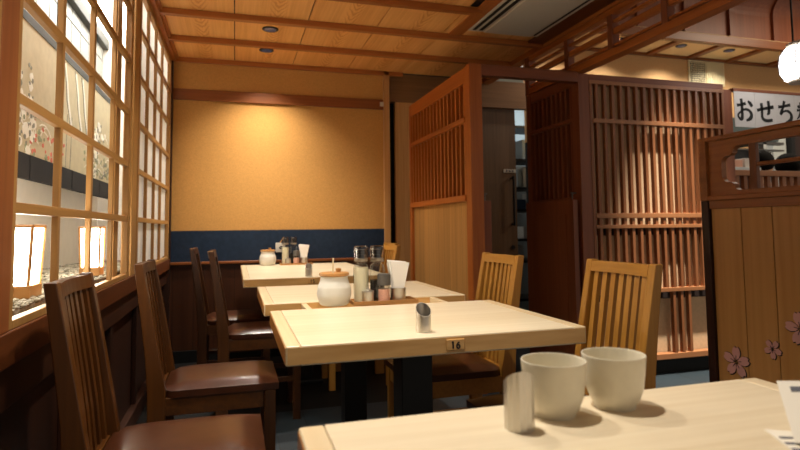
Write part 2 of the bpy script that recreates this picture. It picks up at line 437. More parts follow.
for cy in (2.55, 3.75):                       # bush of white blossom
    for i in range(26):
        t = random.random(); y = cy + random.gauss(0, .075) + .22 * (t - .5) * .6; z = 1.29 + .34 * t
        blob(fw, y, z, random.uniform(.014, .034), 1.2)
        for k in range(2): blob(fd, y + random.uniform(-.05, .05), z + random.uniform(-.05, .05), random.uniform(.006, .013), 1.1, 6)
    for i in range(18):
        y0 = cy + random.uniform(-.2, .32); z0 = random.uniform(1.3, 1.55); a = random.uniform(.2, 1.3); sg = random.choice((-1, 1))
        stroke(fw, [(y0 + sg * k * .035 * math.cos(a), z0 + k * .035 * math.sin(a) - .004 * k * k) for k in range(6)], .0028)
    for i in range(30): blob(fg, cy + random.uniform(-.3, .35), random.uniform(1.285, 1.43), random.uniform(.006, .016), 1.1, 6)
for cy, n in ((2.32, 8), (2.72, 9), (2.88, 9), (3.02, 7)):    # small red blossoms low down
    for i in range(n): blob(frd, cy + random.gauss(0, .045), random.uniform(1.285, 1.46), random.uniform(.007, .013), 1.1, 7)
for y0 in (3.05, 3.25, 3.38):                  # a trunk and hanging branches
    stroke(fd, [(y0, 1.80), (y0 + .05, 1.70), (y0 + .07, 1.62), (y0 + .13, 1.52), (y0 + .12, 1.45)], .006)
    stroke(fw, [(y0 + .02, 1.79), (y0 + .07, 1.69), (y0 + .10, 1.60), (y0 + .16, 1.50)], .014)
for y0 in (3.12, 3.2): stroke(fd, [(y0, 1.28), (y0 + .01, 1.4), (y0 + .015, 1.55)], .003)
for i in range(26): blob(fd, 4.02 + random.uniform(-.16, .14), random.uniform(1.29, 1.40), random.uniform(.006, .014), 1.2, 6)
sl(fw, 'white_blossom', 'scroll_white'); sl(fg, 'leaves', 'scroll_green'); sl(fd, 'ink_drawing', 'scroll_dark'); sl(frd, 'red_blossom', 'scroll_red')  # dark mesh is ink work: bush specks, trunk, branches and brushed characters

def lantern(loc, lean, label, rz=0, k=1):
    r = empty('lantern', loc, label, 'lantern', 'glowing lanterns in the niche', rz)
    box(-.054 * k, .054 * k, -.054 * k, .054 * k, 0, .036).build('base', 'lid_wood', r, loc=(0, 0, 0), bevel=.003)
    w, d, h = .052 * k, .052 * k, .166
    def P(x, y, z, k=1.0): return (x * d * (.9 + .1 * z / h) * k, y * w * (.88 + .12 * z / h) * k + lean * z, .036 + z)
    MB().hexa([P(-1, -1, 0), P(1, -1, 0), P(1, 1, 0), P(-1, 1, 0)], [P(-1, -1, h), P(1, -1, h), P(1, 1, h), P(-1, 1, h)]).build('shade', 'lantern_glow', r, loc=(0, 0, 0))
    f = MB()
    for x in (-1, 1):
        for y in (-1, 1): f.tube(P(x, y, 0, 1.03), P(x, y, h, 1.03), .005, 6)
    for (a, c) in (((-1, -1), (1, -1)), ((1, -1), (1, 1)), ((1, 1), (-1, 1)), ((-1, 1), (-1, -1))): f.tube(P(*a, h, 1.03), P(*c, h, 1.03), .005, 6)
    f.build('frame', 'lid_wood', r, loc=(0, 0, 0))
    return r
lantern((-.60, 1.855, .778), .06, 'nearer glowing paper lantern on the pebbles, white box on a wooden base')
lantern((-.575, 2.64, .778), -.06, 'farther glowing paper lantern on the pebbles, partly behind a lattice bar', 0, .72)

# ------------------------------------------------------------------ ceiling fittings
def downlight(x, y, z, label, group, size, energy, aim=(0, 0), col=(1, .925, .81), blend=.6):
    r = empty('ceiling_light', (x, y, z), label, 'ceiling light', group)
    MB().lathe([(.052, 0), (.052, -.004), (.044, -.006), (.040, -.002)], 28).build('trim_ring', 'black_metal', r, loc=(0, 0, 0), smooth=True)
    MB().lathe([(.040, -.0065), (.030, -.0075), (.001, -.008)], 24).build('lens', 'bulb', r, loc=(0, 0, 0), smooth=True)
    l = bpy.data.lights.new('beam', 'SPOT'); l.energy = energy; l.color = col; l.spot_size = math.radians(size); l.spot_blend = blend; l.shadow_soft_size = .035
    o = bpy.data.objects.new('beam', l); COL.objects.link(o); o.parent = r; o.location = (0, 0, -.02)
    o.rotation_euler = (aim[1], aim[0], 0)
    return r
G = 'downlights over the row of tables'
ENERGY = 43
downlight(.21, 4.10, ZC, 'round recessed downlight nearest the yellow back wall', G, 120, ENERGY, blend=1)
downlight(.21, 3.655, ZC, 'round recessed downlight one board nearer than the one by the back wall', G, 110, ENERGY * .86, blend=1)
for y in (2.5, 1.72, .95): downlight(.21, y, ZC, 'recessed downlight out of view over the nearer tables', G, 110, ENERGY * .86, blend=1)

ac = empty('air_conditioner', (1.705, 2.2, ZC - .014), 'off-white ceiling air conditioner cassette with a dark slot along its side', 'air conditioner')
def al(mb, n, mt, **k): return mb.build(n, mt, ac, loc=-ac.location, **k)
al(box(1.455, 1.96, 1.1, 3.32, ZC - .014, ZC + .01), 'frame', 'white_metal', bevel=.004)
al(box(1.56, 1.90, 1.16, 3.30, ZC - .026, ZC - .014), 'panel', 'white_metal', bevel=.006)
al(box(1.475, 1.497, 1.16, 3.29, ZC - .017, ZC - .013), 'slot', 'ac_slot'); al(box(1.52, 1.545, 1.16, 3.29, ZC - .017, ZC - .013), 'slot', 'ac_slot')
al(box(1.92, 1.932, 1.16, 3.29, ZC - .017, ZC - .013), 'groove', 'ac_slot')

tag(box(1.14, 1.17, YB - .032, YB - .02, 1.965, 2.0).build('wall_sensor', 'white_metal', bevel=.003), 'tiny white sensor box on the wooden rail of the back wall', 'sensor')

# ------------------------------------------------------------------ lattice screen beside the tables (runs along the row)
sa = empty('lattice_screen', (1.37, 3.66, 0), 'orange-brown lattice partition with pale board base beside the far tables', 'partition')
def A(mb, n, mt, **k): return mb.build(n, mt, sa, loc=-sa.location, **k)
A(box(1.335, 1.415, 3.04, 3.10, 0, 1.945), 'post', 'cedar_wood', bevel=.003)
A(box(1.34, 1.41, 3.10, 3.13, 0, 1.94), 'stile', 'cedar_wood', bevel=.002)
A(box(1.34, 1.41, 4.22, 4.27, 0, 1.94), 'stile', 'cedar_wood', bevel=.002)
A(box(1.34, 1.41, 3.13, 4.22, 1.845, 1.94), 'top_rail', 'cedar_wood_y', bevel=.002)
A(box(1.332, 1.41, 3.13, 4.22, 1.60, 1.632), 'middle_rail', 'cedar_wood_y', bevel=.002)
A(box(1.332, 1.41, 3.13, 4.22, 1.12, 1.158), 'lower_rail', 'cedar_wood_y', bevel=.002)
q = MB()
for i in range(16):
    y = 3.155 + i * (1.04 / 15); q.box(1.345, 1.37, y - .011, y + .011, 1.158, 1.845)
A(q, 'slats', 'cedar_wood', bevel=.0015)
A(box(1.385, 1.395, 3.13, 4.22, 1.158, 1.845), 'backing', 'dado_wood')
A(box(1.36, 1.395, 3.13, 4.22, .06, 1.12), 'board_panel', 'board_wood')
A(box(1.345, 1.405, 3.13, 4.22, 0, .06), 'bottom_rail', 'cedar_wood_y')
# beam over the passage
tag(box(1.415, 2.085, 3.045, 3.10, 1.877, 1.945).build('beam', 'red_wood_x', bevel=.003), 'horizontal reddish beam over the doorway joining the two lattice partitions', 'beam')
st = empty('gate_stub', (1.445, 3.09, 0), 'short wooden gate post with a metal hook, against the orange lattice partition', 'post')
st_ = lambda mb, n, mt, **k: mb.build(n, mt, st, loc=-st.location, **k)
st_(box(1.417, 1.475, 3.07, 3.12, 0, 1.12), 'post', 'red_wood', bevel=.003)
st_(MB().tube((1.445, 3.095, 1.12), (1.445, 3.095, 1.16), .004).tube((1.445, 3.095, 1.16), (1.46, 3.095, 1.165), .004), 'hook', 'steel_dark')

# ------------------------------------------------------------------ corner lattice screen facing the tables
sb = empty('lattice_screen', (2.65, 3.05, 0), 'wide reddish lattice partition with cream backing, right of the doorway', 'partition')
def Bp(mb, n, mt, **k): return mb.build(n, mt, sb, loc=-sb.location, **k)
Y0 = 3.045
Bp(box(2.085, 2.165, Y0, Y0 + .08, 0, 1.935), 'post', 'red_wood', bevel=.003)
Bp(box(3.245, 3.317, Y0, Y0 + .07, 0, 1.9), 'post', 'red_wood', bevel=.003)
Bp(box(2.165, 3.245, Y0, Y0 + .07, 1.895, 1.935), 'top_rail', 'red_wood_x', bevel=.002)
Bp(box(2.165, 3.245, Y0 - .004, Y0 + .05, 1.872, 1.895), 'inner_rail', 'slat_wood_x', bevel=.002)
Bp(box(2.165, 2.185, Y0 - .002, Y0 + .05, .10, 1.872), 'stile', 'slat_wood', bevel=.002)
Bp(box(3.225, 3.245, Y0 - .002, Y0 + .05, .10, 1.872), 'stile', 'slat_wood', bevel=.002)
for z0, z1 in ((1.62, 1.648), (1.01, 1.042), (.945, .968), (.53, .556)):
    Bp(box(2.185, 3.225, Y0 - .006, Y0 + .035, z0, z1), 'cross_rail', 'slat_wood_x', bevel=.002)
Bp(box(2.165, 3.245, Y0 - .004, Y0 + .05, .10, .135), 'bottom_rail', 'slat_wood_x', bevel=.002)
q = MB()
for i in range(17):
    x = 2.222 + i * .0608
    q.box(x - .0105, x + .0105, Y0, Y0 + .03, .556, 1.872)
for x0 in (2.34, 2.76):
    for k in range(3): q.box(x0 + k * .0612 - .0105, x0 + k * .0612 + .0105, Y0, Y0 + .03, .135, .53)
Bp(q, 'slats', 'slat_wood', bevel=.0015)
Bp(box(2.165, 3.245, Y0 + .062, Y0 + .07, .12, 1.895), 'backing', 'beige_panel')
Bp(box(2.185, 3.225, Y0 + .052, Y0 + .062, .90, .945).box(2.185, 3.225, Y0 + .052, Y0 + .062, .48, .53), 'dark_strip', 'dark_panel')
Bp(box(2.165, 3.245, Y0 + .05, Y0 + .07, 0, .10), 'kick_board', 'black')
# its return, running back along the passage
sc_ = empty('lattice_screen', (2.12, 3.42, 0), 'dark narrow lattice partition running back beside the doorway', 'partition')
def Cp(mb, n, mt, **k): return mb.build(n, mt, sc_, loc=-sc_.location, **k)
Cp(box(2.09, 2.15, 3.66, 3.72, 0, 1.938), 'post', 'red_wood', bevel=.003)
Cp(box(2.095, 2.145, 3.125, 3.66, 1.87, 1.94), 'top_rail', 'red_wood_y', bevel=.002)
Cp(box(2.09, 2.145, 3.125, 3.66, 1.635, 1.662), 'middle_rail', 'red_wood_y', bevel=.002)
Cp(box(2.09, 2.145, 3.125, 3.66, 1.10, 1.15), 'lower_rail', 'red_wood_y', bevel=.002)
q = MB()
for i in range(9):
    y = 3.16 + i * .058; q.box(2.10, 2.125, y - .011, y + .011, 1.15, 1.87)
Cp(q, 'slats', 'red_wood', bevel=.0015)
Cp(box(2.13, 2.14, 3.125, 3.66, .05, 1.87), 'backing', 'dado_wood')
gt = empty('gate_leaf', (2.04, 3.36, 0), 'low reddish wooden gate leaf folded back beside the doorway', 'gate')
g_ = lambda mb, n, mt, **k: mb.build(n, mt, gt, loc=-gt.location, **k)
g_(box(2.03, 2.065, 3.06, 3.65, .0, 1.13), 'board', 'red_wood', bevel=.003)
g_(box(2.026, 2.03, 3.14, 3.58, .2, 1.04), 'inset_panel', 'red_wood')
g_(MB().tube((2.047, 3.09, 1.13), (2.047, 3.09, 1.17), .004).tube((2.035, 3.09, 1.172), (2.075, 3.09, 1.172), .005), 'hook', 'steel_dark')

# ------------------------------------------------------------------ transom lattice over the aisle
tr = empty('transom', (2.11, 1.5, 1.94), 'long open wooden transom lattice under the ceiling along the aisle', 'transom')
def T(mb, n, mt, **k): return mb.build(n, mt, tr, loc=-tr.location, **k)
T(box(2.085, 2.145, 3.66, 3.72, 1.94, 2.225), 'end_post', 'red_wood', bevel=.003)
T(box(2.08, 2.15, -.4, 3.66, 1.94, 1.985), 'bottom_beam', 'cedar_wood_y', bevel=.003)
for z0, z1 in ((2.0, 2.014), (2.07, 2.105), (2.14, 2.155)):
    T(box(2.095, 2.125, -.4, 3.66, z0, z1), 'rail', 'cedar_wood_y', bevel=.0015)
T(box(2.09, 2.135, -.4, 3.66, 2.19, 2.225), 'top_rail', 'cedar_wood_y', bevel=.002)
for y in (3.17, 2.72, 2.29, 1.85, 1.4, .95, .5, 0.05):
    T(box(2.085, 2.135, y - .022, y + .022, 1.985, 2.19), 'post', 'red_wood', bevel=.002)
struct(box(2.08, 2.16, -1.2, 5.2, 2.225, 3.4), 'wall_upper', 'batten_wood_y')

# ------------------------------------------------------------------ room behind: wall, soffit, cove, vent
struct(box(2.62, 7, 4.60, 4.7, 1.75, 2.8), 'wall_far', 'plaster_pale')
so = struct(box(2.62, 7, 4.10, 4.60, 2.68, 2.74), 'ceiling_soffit', 'soffit')
for i, x in enumerate((2.93, 3.44, 3.95, 4.45, 4.95, 5.5, 6.05)):
    struct(box(x - .035, x + .035, 4.14, 4.57, 2.655, 2.68), 'trim_%d' % (50 + i), 'rail_wood', bevel=.003)
struct(box(2.62, 7, 4.56, 4.60, 2.655, 2.68), 'trim_57', 'rail_wood', bevel=.003)
struct(box(2.62, 7, 4.08, 4.14, 2.65, 2.73), 'trim_58', 'rail_wood', bevel=.004)
def cove(x0, x1, r, off):
    pts = [(4.14 - off, 2.73), (4.14 - off, 2.99)]
    for k in range(1, 9):
        a = PI / 2 * k / 8; pts.append((4.14 - off - .19 * (1 - math.cos(a)), 2.99 + .19 * math.sin(a)))
    pts.append((2.0, 3.18))
    back = [(y + .02 * (1 if z < 3.0 else .5), z + r) for y, z in pts[::-1]]
    back[-1] = (4.14 - off + r, 2.73); 
    back = [(y + r * max(0, min(1, (3.18 - z + r) / .19)), z) for y, z in back]
    m = MB()
    for i in range(len(pts) - 1):
        n = len(back)
        m.prism([pts[i], pts[i+1], back[n-2-i], back[n-1-i]], 'x', x0, x1)
    return m
struct(cove(2.62, 7, .03, 0), 'ceiling_cove', 'red_wood')
for i, x in enumerate((2.95, 3.48, 4.0, 4.53, 5.07, 5.6, 6.15)):
    struct(cove(x - .03, x + .03, .03, .03), 'trim_%d' % (60 + i), 'red_wood')
vt = empty('wall_vent', (4.685, 4.6, 2.40), 'small cream wall vent, half dark mesh and half vertical louvers', 'vent')
v_ = lambda mb, n, mt, **k: mb.build(n, mt, vt, loc=-vt.location, **k)
v_(box(4.455, 4.915, 4.585, 4.60, 2.40, 2.655), 'frame', 'cream_louver', bevel=.003)
v_(box(4.475, 4.66, 4.58, 4.586, 2.42, 2.635), 'mesh_panel', 'mesh_dark')
q = MB()
for k in range(9): q.box(4.478 + k*.022, 4.483 + k*.022, 4.577, 4.582, 2.42, 2.635)
for k in range(10): q.box(4.475, 4.66, 4.577, 4.582, 2.425 + k*.022, 2.43 + k*.022)
v_(q, 'mesh_wire', 'cream_louver')
q = MB()
for k in range(10): q.box(4.672 + k*.0235, 4.685 + k*.0235, 4.572, 4.586, 2.42, 2.635)
v_(q, 'louvers', 'cream_louver')
G2 = 'downlights in the soffit of the room behind'
downlight(4.10, 4.30, 2.68, 'left one of the two downlights in the cream soffit above the vent', G2, 140, 12)
downlight(4.68, 4.30, 2.68, 'right one of the two downlights in the cream soffit above the vent', G2, 140, 12)
for x in (2.9, 3.4): downlight(x, 4.30, 2.68, 'soffit downlight hidden behind the lattice transom', G2, 140, 12)
# pendant lantern
pd = empty('pendant_lamp', (3.425, 2.6, 1.862), 'white rounded pendant lantern hanging on a black rod at the right edge', 'lamp')
p_ = lambda mb, n, mt, **k: mb.build(n, mt, pd, loc=(0, 0, 0), **k)
p_(MB().lathe([(.08, 0), (.112, .014), (.131, .045), (.135, .105), (.127, .165), (.10, .205), (.08, .215)], 40), 'shade', 'pendant_glow', smooth=True)
p_(MB().lathe([(.09, -.012), (.09, 0), (.088, .001)], 32), 'bottom_ring', 'white_metal'); p_(MB().lathe([(.09, .215), (.093, .225), (.09, .238)], 32), 'top_ring', 'white_metal')
for k in range(6):
    q = MB(); a = PI / 6 - .2 + k * PI / 3; pr = [(.085, 0), (.115, .014), (.134, .045), (.138, .105), (.130, .165), (.103, .205), (.085, .215)]
    for (r1, z1), (r2, z2) in zip(pr, pr[1:]): q.tube((r1 * math.cos(a), r1 * math.sin(a), z1), (r2 * math.cos(a), r2 * math.sin(a), z2), .0038, 6)
    p_(q, 'rib', 'soft_ink')
p_(MB().tube((-.085, 0, .232), (-.085, 0, 1.33), .006), 'rod', 'black_metal')
struct(box(2.16, 7, -.5, 4.0, 3.19, 3.25), 'ceiling_beyond', 'red_wood_x')

# hanging sign sheets with brush lettering
def ribbon(mb, pts, w, ox, oz, sx, sz, y, bold=1.5):
    """brush stroke: polyline with width per point, as a flat ribbon facing the viewer"""
    P = [Vector((ox + p[0] * sx, oz + p[1] * sz)) for p in pts]
    # Catmull-Rom smoothing
    Q, W = [], []
    for i in range(len(P) - 1):
        a = P[max(0, i-1)]; b_ = P[i]; c = P[i+1]; d = P[min(len(P)-1, i+2)]
        for k in range(5):
            t = k / 5
            Q.append(.5 * ((2*b_) + (c - a)*t + (2*a - 5*b_ + 4*c - d)*t*t + (3*b_ - a - 3*c + d)*t**3)); W.append(w[i] + (w[i+1] - w[i]) * t)
    Q.append(P[-1]); W.append(w[-1])
    for i in range(len(Q) - 1):
        t0 = (Q[min(i+1, len(Q)-1)] - Q[max(i-1, 0)]).normalized(); t1 = (Q[min(i+2, len(Q)-1)] - Q[i]).normalized()
        n0 = Vector((-t0.y, t0.x)) * W[i] * sx * bold; n1 = Vector((-t1.y, t1.x)) * W[i+1] * sx * bold
        mb.prism([tuple(Q[i] + n0), tuple(Q[i+1] + n1), tuple(Q[i+1] - n1), tuple(Q[i] - n0)], 'y', y - .0015, y)
GL = [
 ('お', [([(.06,.66),(.3,.70),(.55,.76)], [.05,.035,.05]),
        ([(.30,.95),(.33,.7),(.33,.4),(.31,.12),(.2,.1),(.1,.24),(.2,.36),(.45,.5),(.7,.48),(.84,.32),(.78,.14),(.55,.04)], [.045,.05,.05,.055,.04,.03,.03,.035,.04,.055,.06,.03]),
        ([(.68,.86),(.80,.77),(.90,.64)], [.03,.055,.05])]),
 ('せ', [([(.03,.50),(.4,.58),(.97,.68)], [.05,.04,.055]),
        ([(.68,.93),(.70,.65),(.68,.42),(.58,.34)], [.05,.05,.055,.02]),
        ([(.28,.82),(.30,.5),(.30,.22),(.42,.1),(.65,.08),(.88,.12)], [.05,.045,.045,.05,.05,.045])]),
 ('ち', [([(.10,.70),(.4,.74),(.80,.82)], [.05,.035,.05]),
        ([(.46,.97),(.38,.72),(.22,.40),(.40,.52),(.66,.54),(.84,.38),(.80,.18),(.58,.05),(.40,.0)], [.045,.045,.045,.03,.04,.05,.06,.05,.02])]),
 ('料', [([(.10,.82),(.18,.72)], [.03,.045]), ([(.44,.86),(.36,.70)], [.045,.02]), ([(.04,.60),(.25,.62),(.50,.65)], [.04,.03,.04]), ([(.27,.96),(.27,.5),(.27,.04)], [.045,.04,.04]),
        ([(.26,.58),(.16,.36),(.02,.22)], [.04,.03,.015]), ([(.30,.56),(.40,.44),(.48,.36)], [.02,.035,.04]), ([(.62,.84),(.72,.74)], [.03,.045]), ([(.58,.62),(.68,.52)], [.03,.045]),
        ([(.52,.30),(.75,.36),(1.0,.42)], [.04,.03,.045]), ([(.86,.96),(.86,.5),(.86,.0)], [.045,.04,.035])]),
]
SY = 3.03
xs = [3.318, 3.502, 3.686, 3.87, 4.054]
desc = ['leftmost of the hung white sign sheets, with the brushed character お', 'hung white sign sheet with the brushed character せ', 'hung white sign sheet with the brushed character ち', 'hung white sign sheet at the right frame edge, its character mostly cut off']
for i, (ch, strokes) in enumerate(GL):
    sh = box(xs[i] + .001, xs[i+1] - .001, SY, SY + .003, 1.638, 1.888).build('sign_sheet', 'sign_white')
    tag(sh, desc[i], 'sign', 'hanging sign sheets')
    q = MB()
    for pts, w in strokes: ribbon(q, pts, w, xs[i] + .014, 1.678, .16, .168, SY)
    q.build('lettering', 'ink', sh, loc=-sh.location)
tag(box(3.315, 5.2, SY - .002, SY + .04, 1.888, 1.91).build('sign_rail', 'red_wood_x', bevel=.002), 'thin wooden rail carrying the white sign sheets', 'rail')
# low slatted fence and things beyond it
fn = empty('slatted_fence', (4.2, 3.07, 0), 'low slatted wooden fence seen through the booth cut-out', 'fence')
f_ = lambda mb, n, mt, **k: mb.build(n, mt, fn, loc=-fn.location, **k)
f_(box(3.319, 5.2, 3.05, 3.10, 1.30, 1.34), 'top_rail', 'slat_wood_x', bevel=.003)
f_(box(3.319, 5.2, 3.05, 3.10, 0, .1), 'bottom_rail', 'slat_wood_x', bevel=.003)
q = MB()
for k in range(27): q.box(3.335 + k*.07, 3.365 + k*.07, 3.06, 3.09, .1, 1.30)
f_(q, 'slats', 'slat_wood')
f_(box(5.1, 5.2, 3.045, 3.105, 0, 1.885), 'post', 'red_wood')
struct(box(2.62, 7, 4.62, 4.7, 0, 1.75), 'wall_far', 'cloth_dark')
pc = struct(box(5.24, 5.41, 4.35, 4.60, 0, 1.95), 'trim_70', 'kitchen_white')
tag(box(5.42, 5.47, 4.30, 4.35, 0, 1.95).build('pipe', 'black_metal'), 'thin dark upright pipe beside the pale pillar beyond the fence', 'pipe')
struct(box(5.485, 6.2, 4.35, 4.60, 0, 1.95), 'trim_71', 'dado_wood')
hd_ = empty('kitchen_hood', (4.4, 4.3, 1.58), 'grey metal kitchen hood with shelf bars beyond the fence', 'hood')
h_ = lambda mb, n, mt, **k: mb.build(n, mt, hd_, loc=-hd_.location, **k)
h_(box(3.7, 4.95, 4.05, 4.60, 1.74, 1.95), 'hood_body', 'hood_grey', bevel=.004)
h_(box(3.7, 4.95, 4.0, 4.05, 1.70, 1.725), 'bar', 'steel_dark'); h_(box(3.7, 4.95, 4.0, 4.05, 1.64, 1.655), 'bar', 'steel_dark')
h_(box(4.7, 4.74, 4.0, 4.05, 1.58, 1.80), 'bracket', 'kitchen_white')
ctr = empty('serving_counter', (3.61, 3.45, 0), 'pale counter top with goods beyond the low fence', 'counter')
c_ = lambda mb, n, mt, **k: mb.build(n, mt, ctr, loc=-ctr.location, **k)
c_(box(3.42, 3.80, 3.30, 3.6, 0, 1.36), 'cabinet', 'cloth_dark'); c_(box(3.40, 3.82, 3.28, 3.62, 1.36, 1.39), 'counter_top', 'kitchen_white', bevel=.003)
for k in range(4):
    tag(box(3.42 + k*.1, 3.50 + k*.1, 3.33, 3.45, 1.39, 1.45 + .015*(k % 2)).build('food_box', 'cloth_white' if k % 2 else 'pepper', bevel=.004),
        'small pale or pinkish box on the counter beyond the fence', 'box', 'boxes on the counter')

# people beyond the fence
def person(loc, rz, label, cloth, tilt):
    root = None
    me = bpy.data.meshes.new('person'); bm = bmesh.new()
    J = {'pelvis': (0, 0, .92, .13), 'waist': (0, 0, 1.05, .125), 'chest': (.02, 0, 1.22, .14), 'neckb': (.03, 0, 1.36, .07), 'neck': (.05, 0, 1.41, .052), 'head0': (.07, 0, 1.47, .075), 'head1': (.08, 0, 1.55, .082), 'head2': (.07, 0, 1.61, .06),
         'shL': (.02, .15, 1.32, .06), 'elL': (.08, .2, 1.06, .045), 'wrL': (.28, .14, 1.02, .032), 'haL': (.36, .12, 1.02, .035),
         'shR': (.02, -.15, 1.32, .06), 'elR': (.08, -.2, 1.06, .045), 'wrR': (.28, -.14, 1.02, .032), 'haR': (.36, -.12, 1.02, .035),
         'hipL': (0, .09, .86, .095), 'knL': (.03, .09, .48, .065), 'anL': (0, .09, .08, .045), 'toL': (.14, .1, .04, .035),
         'hipR': (0, -.09, .86, .095), 'knR': (.03, -.09, .48, .065), 'anR': (0, -.09, .08, .045), 'toR': (.14, -.1, .04, .035)}
    E_ = [('pelvis', 'waist'), ('waist', 'chest'), ('chest', 'neckb'), ('neckb', 'neck'), ('neck', 'head0'), ('head0', 'head1'), ('head1', 'head2')]
    for s in 'LR': E_ += [('chest', 'sh'+s), ('sh'+s, 'el'+s), ('el'+s, 'wr'+s), ('wr'+s, 'ha'+s), ('pelvis', 'hip'+s), ('hip'+s, 'kn'+s), ('kn'+s, 'an'+s), ('an'+s, 'to'+s)]
    V = {k: bm.verts.new((v[0] + tilt * max(0, v[2] - 1.0), v[1], v[2])) for k, v in J.items()}
    for a, c in E_: bm.edges.new((V[a], V[c]))
    bm.verts.index_update(); idx = {k: v.index for k, v in V.items()}
    bm.to_mesh(me); bm.free()
    o = bpy.data.objects.new('person', me); COL.objects.link(o); o.location = loc; o.rotation_euler.z = rz; o.scale = (.95, .95, .945)
    o.modifiers.new('skin', 'SKIN')
    for k, i in idx.items(): me.skin_vertices[0].data[i].radius = (J[k][3], J[k][3])
    me.skin_vertices[0].data[idx['pelvis']].use_root = True
    s = o.modifiers.new('sub', 'SUBSURF'); s.levels = s.render_levels = 2
    me.materials.append(MATS['skin'])
    tag(o, label, 'person', 'people beyond the fence')
    t = tilt
    MB().ball((.045 + t * .55, 0, 1.565), .108, 3, (1, .92, 1.0)).build('hair', 'hair', o, loc=(0, 0, 0), smooth=True)
    c = MB()
    c.lathe([(.19, .62), (.175, .9), (.165, 1.05), (.185, 1.22), (.17, 1.33), (.08, 1.39)], 24)
    for v in c.bm.verts: v.co.x = v.co.x * .75 + t * max(0, v.co.z - 1.0) + .015
    for sgn in (-1, 1): c.tube((.02 + t * .3, sgn * .15, 1.33), (.08 + t * .06, sgn * .2, 1.05), .072, 12, .06)
    c.build('jacket', cloth, o, loc=(0, 0, 0), smooth=True)
    return o
person((4.03, 3.64, 0), -.1, 'dark-haired person bending to the right beyond the slatted fence, face low', 'cloth_white', .28)
person((4.66, 3.66, 0), 1.8, 'dark-haired person at the right edge beyond the fence, back of head showing', 'cloth_dark', .05)

# ------------------------------------------------------------------ booth partition on the right
bp = empty('booth_partition', (1.975, 1.3, 0), 'tall brown booth partition with pierced top and pink flower inlays at right', 'partition')
def K(mb, n, mt, **k): return mb.build(n, mt, bp, loc=-bp.location, **k)
BX0, BX1 = 1.95, 2.0
K(box(BX0 - .004, BX1 + .004, 1.935, 1.975, 1.065, 1.338), 'upper_post', 'booth_wood', bevel=.003)
K(box(BX0 - .002, BX1 + .002, 1.935, 1.973, 0, 1.065), 'post', 'dado_wood', bevel=.003)
K(box(BX0 - .004, BX1 + .004, .62, .66, 0, 1.338), 'post', 'booth_wood_z', bevel=.003)
K(box(BX0 - .004, BX1 + .004, .66, 1.935, 1.318, 1.338), 'cap_rail', 'booth_wood', bevel=.003)
K(box(BX0 - .004, BX1 + .004, .66, 1.935, 1.065, 1.085), 'middle_rail', 'booth_wood', bevel=.003)
K(box(BX0 + .004, BX1 - .004, .66, 1.935, 1.03, 1.065), 'rail', 'booth_wood', bevel=.002)
def arc(cy, cz, r, a0, a1, n=7): return [(cy + r * math.cos(a0 + (a1 - a0) * i / n), cz + r * math.sin(a0 + (a1 - a0) * i / n)) for i in range(n + 1)]
zc = 1.197; ye = 1.87; ym = 1.29
upL = [(ye, zc), ] + arc(ye - .03, zc + .022, .03, 0, PI / 2)[0:] + [(ye - .045, zc + .052)] + arc(ye - .085, zc + .06, .028, 0, PI / 2)
up = [(y, z) for y, z in upL] + [(2*ym - y, z) for y, z in upL[::-1]]
loL = [(y, 2*zc - z - .006) for y, z in upL]; loL[0] = (ye, zc)
lo = loL + [(2*ym - y, z) for y, z in loL[::-1]]
K(MB().prism([(1.935, zc)] + up + [(.66, zc), (.66, 1.318), (1.935, 1.318)], 'x', BX0 + .012, BX1 - .012), 'pierced_board', 'booth_wood')
K(MB().prism([(1.935, zc)] + lo + [(.66, zc), (.66, 1.085), (1.935, 1.085)], 'x', BX0 + .012, BX1 - .012), 'pierced_board', 'booth_wood')
for y in (1.725, .86): K(box(BX0 + .016, BX1 - .016, y - .016, y + .016, 1.09, 1.30), 'mullion', 'booth_wood_z', bevel=.002)
K(box(BX0 + .018, BX1 - .018, .876, 1.709, 1.192, 1.208), 'crossbar', 'booth_wood', bevel=.002)
ey = [1.934, 1.787, 1.65, 1.51, 1.37, 1.23, 1.09, .95, .81, .66]
for a, c in zip(ey, ey[1:]):
    K(box(BX0 + .012, BX1 - .012, c + .0018, a - .0018, .06, 1.03), 'plank', 'booth_board', bevel=.0012)
K(box(BX0 + .02, BX1 - .02, .66, 1.934, .05, 1.03), 'core', 'black')
K(box(BX0, BX1, .66, 1.935, 0, .06), 'bottom_rail', 'booth_wood')
def flower(cy, cz, r, rot):
    ol = MB(); pk = MB(); ct = MB()
    for k in range(5):
        a = rot + 2 * PI * k / 5; u = Vector((math.cos(a), math.sin(a))); v = Vector((-u.y, u.x))
        shp = [(.12, 0), (.30, .20), (.60, .30), (.86, .24), (1.0, .12), (.90, 0), (1.0, -.12), (.86, -.24), (.60, -.30), (.30, -.20)]
        c = Vector((cy, cz))
        pk.prism([tuple(c + u * (p * r) + v * (q_ * r)) for p, q_ in shp], 'x', BX0 + .0085, BX0 + .014)
        ol.prism([tuple(c + Vector((-.0015, -.0015)) + u * (p * r * 1.05) + v * (q_ * r * 1.12)) for p, q_ in shp], 'x', BX0 + .0105, BX0 + .014)  # dark outline, shifted to draw the shadow of the cut edge
        ct.prism([tuple(c + u * (p * r) + v * (q_ * r)) for p, q_ in ((.05, .02), (.42, .018), (.42, -.018), (.05, -.02))], 'x', BX0 + .0075, BX0 + .012)
    f = K(pk, 'flower_inlay', 'pink')
    ol.build('outline_shadow', 'ink', f, loc=(0, 0, 0)); ct.build('stamens', 'ink', f, loc=(0, 0, 0))
flower(1.842, .405, .062, .35); flower(1.676, .49, .037, .9); flower(1.56, .585, .06, .1); flower(1.36, .45, .05, .6)

